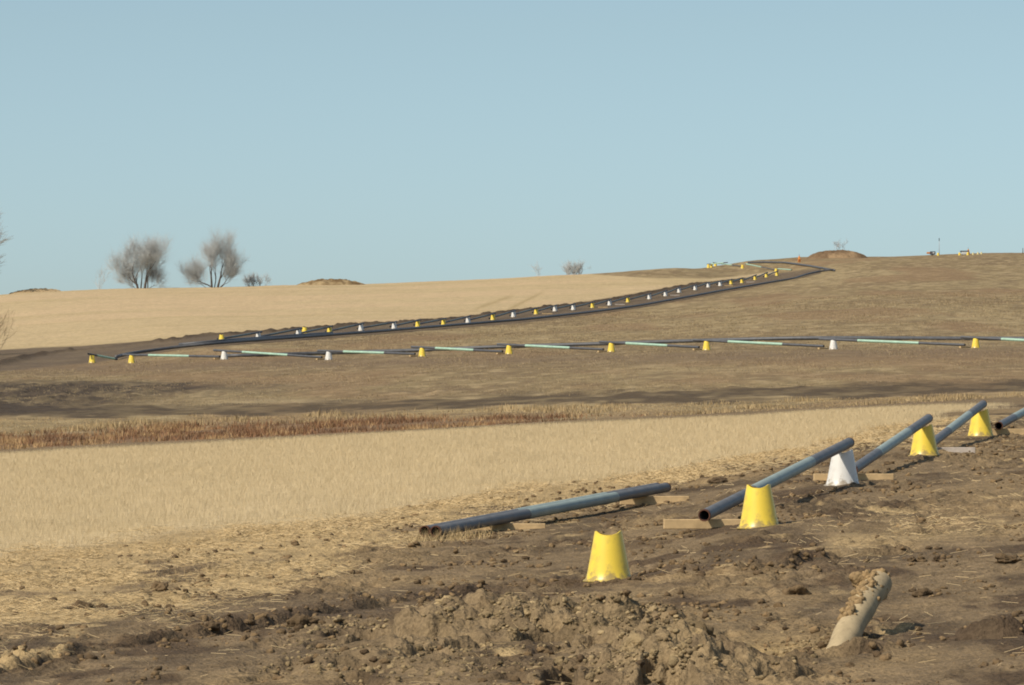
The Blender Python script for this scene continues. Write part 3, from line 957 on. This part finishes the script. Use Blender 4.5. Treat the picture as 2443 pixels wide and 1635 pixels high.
for i in range(420):
    t = rnd.uniform(.45, 1.03) if i < 250 else rnd.uniform(.93, 1.05)
    p0 = cv[min(len(cv) - 1, int(t * (len(cv) - 1)))]
    ang = rnd.gauss(math.radians(118), .42 + .25 * t)            # on the upper left of the pipe
    rr_ = rnd.uniform(.103, .117) if i < 250 else rnd.uniform(0, .108)
    offv = Vector((math.cos(ang) * rr_, rnd.uniform(-.04, .04), math.sin(ang) * rr_))
    v, f = V2[rnd.randrange(len(V2))]; r = .012 + .04 * rnd.random() ** 2.5
    M_ = np.array(Matrix.Rotation(rnd.uniform(0, 6.28), 3, 'Z'))
    if i >= 400:
        v, f = V4[i % len(V4)]; r = rnd.uniform(.07, .12); p0 = cv[-1 - (i % 3)]; offv = Vector((rnd.uniform(-.10, .03), rnd.uniform(-.02, .12), rnd.uniform(-.04, .06)))
    vv.append(v @ M_.T * r + np.array(p0 + offv)); ff.append(f + base); base += len(v)
mc = np_mesh("caked_mud", np.concatenate(vv), np.concatenate(ff), M_clod, tints(base, A(136, 113, 82), A(160, 136, 99), .1))
mc.parent = o

# ---------------------------------------------------------------- middle row
ORD = "first second third fourth fifth sixth seventh eighth ninth tenth eleventh twelfth thirteenth fourteenth fifteenth sixteenth seventeenth eighteenth".split()
CN = {'y': 'yellow', 'w': 'white'}
cnt = {'y': 0, 'w': 0}; mp = []; mlab = []
for (x, y, k), d_ in zip(MIDC, MIDD):
    X = (x * kd - CX) / F * d_
    nm = f"{ORD[cnt[k]]} {CN[k]} middle row cone from the left"; cnt[k] += 1
    cone(X, d_, k, f"{nm} standing on the hillside", "pipe cones of the middle row", math.radians(50), flange=False)
    mp.append(Vector((X, d_, gz(X, d_)))); mlab.append(nm)


def string_pipe(P, Q, label, group, over=1.1, gap=1.1, sidev=.35, green=(.27, .69), mat=None, skd=None):
    """pipe carried by the cone at P, low end on the ground short of the cone at Q"""
    dv = (Q - P); dv.z = 0; L = dv.length; u = dv / L; s = Vector((u.y, -u.x, 0)) * sidev
    top = P + Vector((0, 0, .60 - .058 + RP))
    e = Q - u * gap - s; e.z = gz(e.x, e.y) + .10 + RP
    b = top + (top - e).normalized() * over
    pipe(e, b, label, group, green=(1 - green[1], 1 - green[0]), rim=False, n=12, gmat=mat)
    if skd:
        skid(e.x + .0, e.y, math.atan2(u.y, u.x) + 1.57, skd, 1.0, .15, .10, group="timber skids of the middle row")
    return e


for i in range(1, len(mp)):
    P = mp[i]; Q = mp[i + 1] if i + 1 < len(mp) else mp[i] + (mp[i] - mp[i - 1])
    string_pipe(P, Q, f"dark pipe with mint middle on the {mlab[i]}", "pipes of the middle row",
                skd=f"timber skid under the pipe from the {mlab[i]}")
# the end of the row bends away
p0 = mp[0]; e0 = Vector((*cast(268, 827), 0)); e0.z = gz(e0.x, e0.y) + RP + .06
pipe(e0, p0 + Vector((0, 0, .60 - .058 + RP)) + (p0 + Vector((0, 0, .626)) - e0).normalized() * .5, "short mint green pipe resting on the leftmost yellow cone of the middle row", "pipes of the middle row", green=(.1, .7), rim=False, n=12)

# ---------------------------------------------------------------- line up the far hill
cnt = {'y': 0, 'w': 0}; up = []; ulab = []
for i, ((x, y, k), d_) in enumerate(zip(UP, UPD)):
    X = (x * kd - CX) / F * d_
    nm = f"{ORD[cnt[k]]} {CN[k]} cone up the hill line"; cnt[k] += 1
    cone(X, d_, k, f"{nm}, counted from its lower left end", "pipe cones of the hill line", math.radians(-12), flange=False)
    up.append(Vector((X, d_, gz(X, d_)))); ulab.append(nm)
X, Y = (697 * kd - CX) / F * 424, 424.
cone(X, Y, 'y', "yellow cone standing close beside the second white cone at the bottom of the hill line", "pipe cones of the hill line", 0, flange=False, s=1.12)
M_dullgreen = mat_plain("weathered_green_coating", (.13, .16, .155), .5, .15, 3)
for i in range(len(up) - 1):
    string_pipe(up[i + 1], up[i], f"dark pipe resting on the {ulab[i + 1]}", "pipes of the hill line", over=.8, gap=.6, sidev=-.5, mat=M_dullgreen)
for i in (0, 1, 2, 7, 11, 14, 15, 18, 22, 24):
    P = up[i] + (up[i + 1] - up[i]) * .12
    skid(P.x + .9, P.y - .5, .2, f"pale timber skid beside the {ulab[i]}", 1.1, .16, .12, group="timber skids of the hill line", mat=M_wood if i % 3 else M_greywood)


def pipeline(pts, label, r=.11, lift=.25, n=10):
    P = []
    for (x0, y0), (x1, y1) in zip(pts[:-1], pts[1:]):
        for t in range(6):
            P.append((x0 + (x1 - x0) * t / 6, y0 + (y1 - y0) * t / 6))
    P.append(pts[-1])
    Q = []
    for x, y in P:
        X, Y = cast(x, y); Q.append(Vector((X, Y, gz(X, Y) + lift)))
    for _ in range(3): Q = [Q[0]] + [(Q[i - 1] + Q[i] * 2 + Q[i + 1]) / 4 for i in range(1, len(Q) - 1)] + [Q[-1]]
    o = MB().tube(Q, [r] * len(Q), n).build("welded_pipeline", M_darkpipe)
    return tag(o, label, "pipeline", "welded pipelines on the hill")


pipeline([(265, 824), (300, 816), (420, 799), (560, 787), (760, 773), (900, 762), (1060, 748), (1200, 737), (1340, 721), (1460, 705), (1580, 683), (1700, 661), (1765, 650), (1815, 642), (1845, 632), (1875, 625), (1908, 621)],
         "long dark welded pipeline along the lower edge of the strip climbing the hill", r=.125)
pipeline([(515, 819), (740, 813), (950, 806), (1171, 797), (1371, 791), (1586, 784), (1871, 778), (2200, 779), (2420, 780)],
         "long dark welded pipeline lying behind the middle row of cones", r=.13, lift=.13)
pipeline([(410, 796), (480, 789), (560, 783), (650, 776), (760, 769)], "shorter dark pipe string beside the bottom of the long welded pipeline", r=.11)

# hilltop end of the line
TL = ["yellow cone above the end of the hill line", "yellow cone on the hilltop between the pale pipes", "yellow cone highest on the hilltop at the skyline",
      "right one of two touching yellow cones at the skyline end", "left one of two touching yellow cones at the skyline end"]
tp = []
for (x, y, d_), lab in zip(TOPC, TL):
    X = (x * kd - CX) / F * d_; tp.append(Vector((X, d_, gz(X, d_))))
    cone(X, d_, 'y', lab, "pipe cones on the hilltop", .4, flange=False)


def gpt(x, d_, lift=0):
    X = (x * kd - CX) / F * d_; return Vector((X, d_, gz(X, d_) + lift))


pipe(gpt(1812, 702, .12), gpt(1780, 709, .5), "pale pipe beside the yellow cone above the end of the hill line", "pipes on the hilltop", green=(.02, .98), rim=False, n=10)
pipe(gpt(1780, 712, .15), gpt(1706, 731, .62), "long pale pipe running down from the yellow cone between the hilltop pipes", "pipes on the hilltop", green=(.5, .98), rim=False, n=10)
pipe(gpt(1700, 734, .15), gpt(1632, 760, .62), "pale pipe resting on the highest yellow cone at the skyline", "pipes on the hilltop", green=(.35, .75), rim=False, n=10)
pipe(gpt(1665, 750, .55), gpt(1618, 752, .6), "pipe lying over the two touching yellow cones at the skyline", "pipes on the hilltop", green=(.2, .8), rim=False, n=10)
Q = [Vector((*p_, gz(*p_) + .16)) for p_ in [cast(*q_) for q_ in ((1712, 603.5), (1750, 603), (1795, 603.5), (1825, 607), (1850, 611), (1880, 616), (1910, 621.5))]]
o = MB().tube(Q, [.14] * len(Q), 10).build("welded_pipeline", M_darkpipe)
tag(o, "dark welded pipeline curving over the hilltop below the orange marker", "pipeline", "welded pipelines on the hill")

# ---------------------------------------------------------------- soil mounds on the skyline
def mound(x, d_, wx, wy, h, label, seed, mat_cols):
    X0, Y0 = (x * kd - CX) / F * d_, d_
    nx, ny = 90, 50
    gx = np.linspace(-1, 1, nx); gy = np.linspace(-1, 1, ny); gX, gY = np.meshgrid(gx, gy)
    prof = np.clip(1 - (np.abs(gX) ** 2.4 + np.abs(gY) ** 2), 0, 1) ** .8
    xx, yy = X0 + gX.ravel() * wx, Y0 + gY.ravel() * wy
    zz = H(xx, yy) - .25 + prof.ravel() * h * (.6 + .55 * fbm(xx / 2.2, yy / 2.2, seed, 3)) + prof.ravel() ** .5 * (fbm(xx / .5, yy / .5, seed + 3, 3) - .4) * .45
    idx = np.arange(nx * ny).reshape(ny, nx)
    q = np.stack([idx[:-1, :-1], idx[:-1, 1:], idx[1:, 1:], idx[1:, :-1]], -1).reshape(-1, 4)
    t = sstep(.35, .65, fbm(xx / 1.4, yy / 2, seed + 9, 3))[:, None]
    o = np_mesh("soil_mound", np.stack([xx, yy, zz], -1), q, M_clod, np.array(mat_cols[0]) * (1 - t) + np.array(mat_cols[1]) * t)
    return tag(o, label, "soil mound", "soil mounds on the skyline")


mound(757, 706, 5.4, 4, 1.15, "low brown soil mound on the skyline above the pale field", 601, (A(110, 90, 62), A(160, 140, 106)))
mound(1915, 742, 4.9, 4, 1.5, "soil mound on the hilltop right of the orange marker", 611, (A(112, 92, 70), A(150, 126, 96)))
mound(78, 720, 4.4, 3, .8, "faint low soil mound on the skyline at far left", 621, (A(150, 128, 96), A(168, 146, 112)))

# ---------------------------------------------------------------- bare trees and brush
def grow(seed, stems, levels, twig_r, tw_len, nsplit=(3, 4), spread=.5, upw=.25, trunk_mat=M_bark, twig_mat=M_twig, name="bare_tree", loc=None, twigs=9, min_r=.02, wood=2, decay=(.62, .82)):
    """each stem is a trunk of its own; all fine branches and twigs make the crown"""
    R_ = random.Random(seed)
    cr = MB(); root = empty(name, loc)
    def branch(tk, p, d, L, r, lev):
        pts = [p]; rr_ = [r]; dd = d.copy(); segs = 4
        for i in range(segs):
            dd = (dd + Vector((R_.gauss(0, .13), R_.gauss(0, .13), R_.gauss(0, .1) + upw * .22))).normalized()
            pts.append(pts[-1] + dd * L / segs); rr_.append(r * (1 - .45 * (i + 1) / segs))
        (tk if lev < wood else cr).tube(pts, rr_, 6 if lev < 2 else 3, cap=False)
        if lev >= 1:
            for i in range(twigs if lev >= levels else twigs // 2):
                q = pts[R_.randrange(1, len(pts))]
                d2_ = (dd + Vector((R_.gauss(0, .6), R_.gauss(0, .6), R_.gauss(.15, .45)))).normalized()
                l2 = tw_len * R_.uniform(.5, 1.2)
                m_ = q + d2_ * l2 * .5; e_ = m_ + (d2_ + Vector((R_.gauss(0, .25), R_.gauss(0, .25), .15))).normalized() * l2 * .5
                cr.tube([q, m_, e_], [twig_r, twig_r * .8, twig_r * .45], 3, cap=False)
        if lev >= levels: return
        for i in range(R_.randint(*nsplit)):
            q = pts[R_.randrange(1, len(pts))] if i else pts[-1]
            az = R_.uniform(0, 6.283); sp = spread * R_.uniform(.5, 1.3)
            a_ = dd.orthogonal().normalized(); b_ = dd.cross(a_)
            d2_ = (dd * math.cos(sp) + (a_ * math.cos(az) + b_ * math.sin(az)) * math.sin(sp) + Vector((0, 0, upw * .3))).normalized()
            branch(tk, q, d2_, L * R_.uniform(*decay), max(min_r, rr_[-1] * R_.uniform(.55, .8)), lev + 1)
    for p, d, L, r in stems:
        tk = MB(); branch(tk, Vector(p), Vector(d).normalized(), L, r, 0)
        if tk.v: tk.build("trunk" if wood else "stem", trunk_mat, root)
    cr.build("crown", twig_mat, root)
    return root


dT = 716.
b1 = gpt(325, dT, -.2); b2 = gpt(487, dT, -.2)
o = grow(5, [((-.6, 0, 0), (-.12, .05, 1), 2.2, .17), ((.35, .1, 0), (.14, -.05, 1), 2.3, .21), ((-.6, 0, .6), (-.95, .1, .4), 1.7, .10), ((.8, 0, 0), (.25, .2, 1), 1.9, .10), ((-.2, .2, 0), (.02, .2, 1), 2.1, .12), ((-.7, .2, 0), (-1.1, .3, .5), 1.3, .05), ((.7, -.2, 0), (1.0, .3, .6), 1.3, .05)],
         4, .007, 1.7, (3, 4), .60, .34, loc=b1, twigs=6, min_r=.007, decay=(.66, .84))
o.scale = (1.02, 1.02, 1.2)
tag(o, "left one of two large bare trees on the skyline above the pale field", "tree", "bare trees on the skyline")
o = grow(23, [((-.2, 0, 0), (-.30, .05, 1), 2.2, .21), ((.7, .1, 0), (.10, -.05, 1), 2.3, .20), ((.9, 0, 0), (.75, .1, .6), 2.0, .08), ((-.4, 0, .3), (-1, .1, .3), 1.8, .09), ((.2, .2, 0), (.0, .2, 1), 2.1, .10), ((-.7, .2, 0), (-1.2, .3, .4), 1.4, .05), ((.9, -.2, 0), (1.0, .3, .5), 1.3, .05)],
         4, .007, 1.7, (3, 4), .60, .34, loc=b2, twigs=6, min_r=.007, decay=(.66, .84))
o.scale = (.95, 1.0, 1.16)
tag(o, "right one of two large bare trees on the skyline above the pale field", "tree", "bare trees on the skyline")


def brush(seed, x, d_, wdt, h, label, mat=M_twig, nst=26, name="bare_shrub", tr=.02, twigs=6, lift=0, wood=None):
    R_ = random.Random(seed)
    st_ = [((R_.uniform(-wdt, wdt) * .6, R_.uniform(-.8, .8), 0), (R_.gauss(0, .45), R_.gauss(0, .3), 1), h * R_.uniform(.35, .6), .03) for _ in range(nst)]
    o = grow(seed, st_, 1, tr, h * .38, (2, 3), .5, .2, loc=gpt(x, d_, lift - .15), twigs=twigs, name=name, twig_mat=mat, wood=0, min_r=.012)
    return tag(o, label, "shrub", "bare shrubs on the skyline")


brush(31, 585, 722, 2.3, 2.0, "low grey brush on the skyline between the right tree and the brown mound", nst=34)
brush(32, 1313, 735, 1.7, 2.0, "dense grey shrub on the skyline above the top of the pale field", nst=44)
brush(33, 1232, 740, .5, 2.4, "faint thin sapling clump left of the dense skyline shrub", nst=5, twigs=3)
brush(34, 226, 735, .5, 3.4, "faint thin sapling on the skyline left of the two big trees", nst=6, twigs=3)
brush(35, 1921, 748, 1.4, 1.4, "small grey brush on top of the hilltop soil mound", nst=10, twigs=4, lift=1.3)
bl = gpt(-128, 718, -.2)
o = grow(44, [((-.3, 0, 0), (-.2, .05, 1), 4.2, .30), ((.4, 0, 0), (.35, 0, 1), 4.2, .26), ((0, .3, 0), (.05, .3, 1), 4.6, .26)], 4, .014, 1.1, (3, 4), .55, .28, loc=bl, twigs=14)
o.scale = (1.5, 1.5, 1.5)
tag(o, "bare tree cut off by the left edge of the picture", "tree", "bare trees on the skyline")
o = brush(45, -32, 415, 1.3, 4.2, "tan dry shrub at the left edge in front of the pale field", mat=M_tan, nst=20, twigs=6, tr=.014)
o["group"] = "dry shrubs at the left edge"

# ---------------------------------------------------------------- small equipment on the hilltop
def cone_stack(x, d_, nn, label, s=1.0, mat=None):
    mb = MB()
    root = empty("cone_stack", gpt(x, d_, -.02))
    root.scale = (s,) * 3
    for k in range(nn):
        MB().lathe([(.27, k * .11), (.27, k * .11 + .03), (.22, k * .11 + .035), (.10, k * .11 + .55), (.0, k * .11 + .56)], 16).build("cone", mat or M_orange, root)
    MB().tube([(0, 0, nn * .11 + .4), (.01, 0, nn * .11 + .75)], [.03, .02], 6).build("stake", M_dark, root)
    return tag(root, label, "stacked cones", "stacks of orange cones")


cone_stack(1829, 728, 5, "narrow orange stack of cones on the skyline left of the hilltop mound", .95)
cone_stack(2216, 776, 4, "brown orange stack of cones behind the white equipment box", 1.0, mat_plain("brown_orange_plastic", (.42, .17, .03), .6, .25, 4))

e1 = empty("equipment_box", gpt(2208, 768, 0))
MB().box((.0, 0, .32), (1.05, .7, .42), .03).build("white_panel", M_whitepaint, e1, False)
MB().box((-.05, .05, .62), (1.35, .8, .2), .06).build("dark_lid", M_dark, e1, False)
for sx_ in (-.4, .4): MB().box((sx_, 0, .06), (.12, .7, .13), .01).build("runner", M_dark, e1, False)
tag(e1, "white equipment box with dark lid on the hilltop at right", "equipment box")
e2 = empty("equipment_trailer", gpt(2131, 780, 0))
MB().box((.25, 0, .42), (.85, .8, .5), .05).build("body", M_dark, e2, False)
MB().box((.35, -.42, .42), (.3, .03, .22), .005).build("door", M_whitepaint, e2, False)
MB().box((-.45, 0, .42), (.5, .7, .28), .04).build("fuel_tank", M_orange, e2, False)
for s in (-.42, .42): MB().lathe([(0.0, -.06), (.17, -.06), (.19, -.03), (.19, .03), (.17, .06), (0, .06)], 16).build("wheel", M_dark, e2).matrix_local = Matrix.Translation((.2, s, .19)) @ Matrix.Rotation(1.5708, 4, 'X')
tag(e2, "low dark equipment trailer with an orange tank left of the thin mast", "trailer")
e3 = empty("mast", gpt(2149.5, 772, 0))
MB().tube([(0, 0, -.1), (0, 0, 2.75)], [.045, .03], 8).build("pole", M_grey, e3)
MB().box((0, 0, 2.55), (.12, .1, .45), .02).build("head", M_dark, e3, False)
tag(e3, "thin grey mast with dark head on the hilltop at right", "mast")
for x, d_, lab, k in ((2147, 770, "yellow cone at the foot of the thin mast", 'y'), (2196, 768, "yellow cone left of the white equipment box", 'y'), (2215, 766, "yellow cone right of the white equipment box", 'y'),
                      (2227, 772, "first pale cone right of the equipment box on the hilltop", 'p'), (2238, 780, "second pale cone right of the equipment box on the hilltop", 'p'), (2246, 782, "last pale cone of three right of the equipment box", 'p')):
    X = (x * kd - CX) / F * d_
    cone(X, d_, k, lab, "pipe cones on the hilltop", .4, flange=False, s=.62 if k == 'p' else .8)
e4 = MB().tube([(0, 0, -.2), (0, 0, .9)], [.07, .06], 8).build("fence_post", M_bark); e4.location = gpt(2341, 796)
tag(e4, "short dark post on the skyline at the right edge", "post")
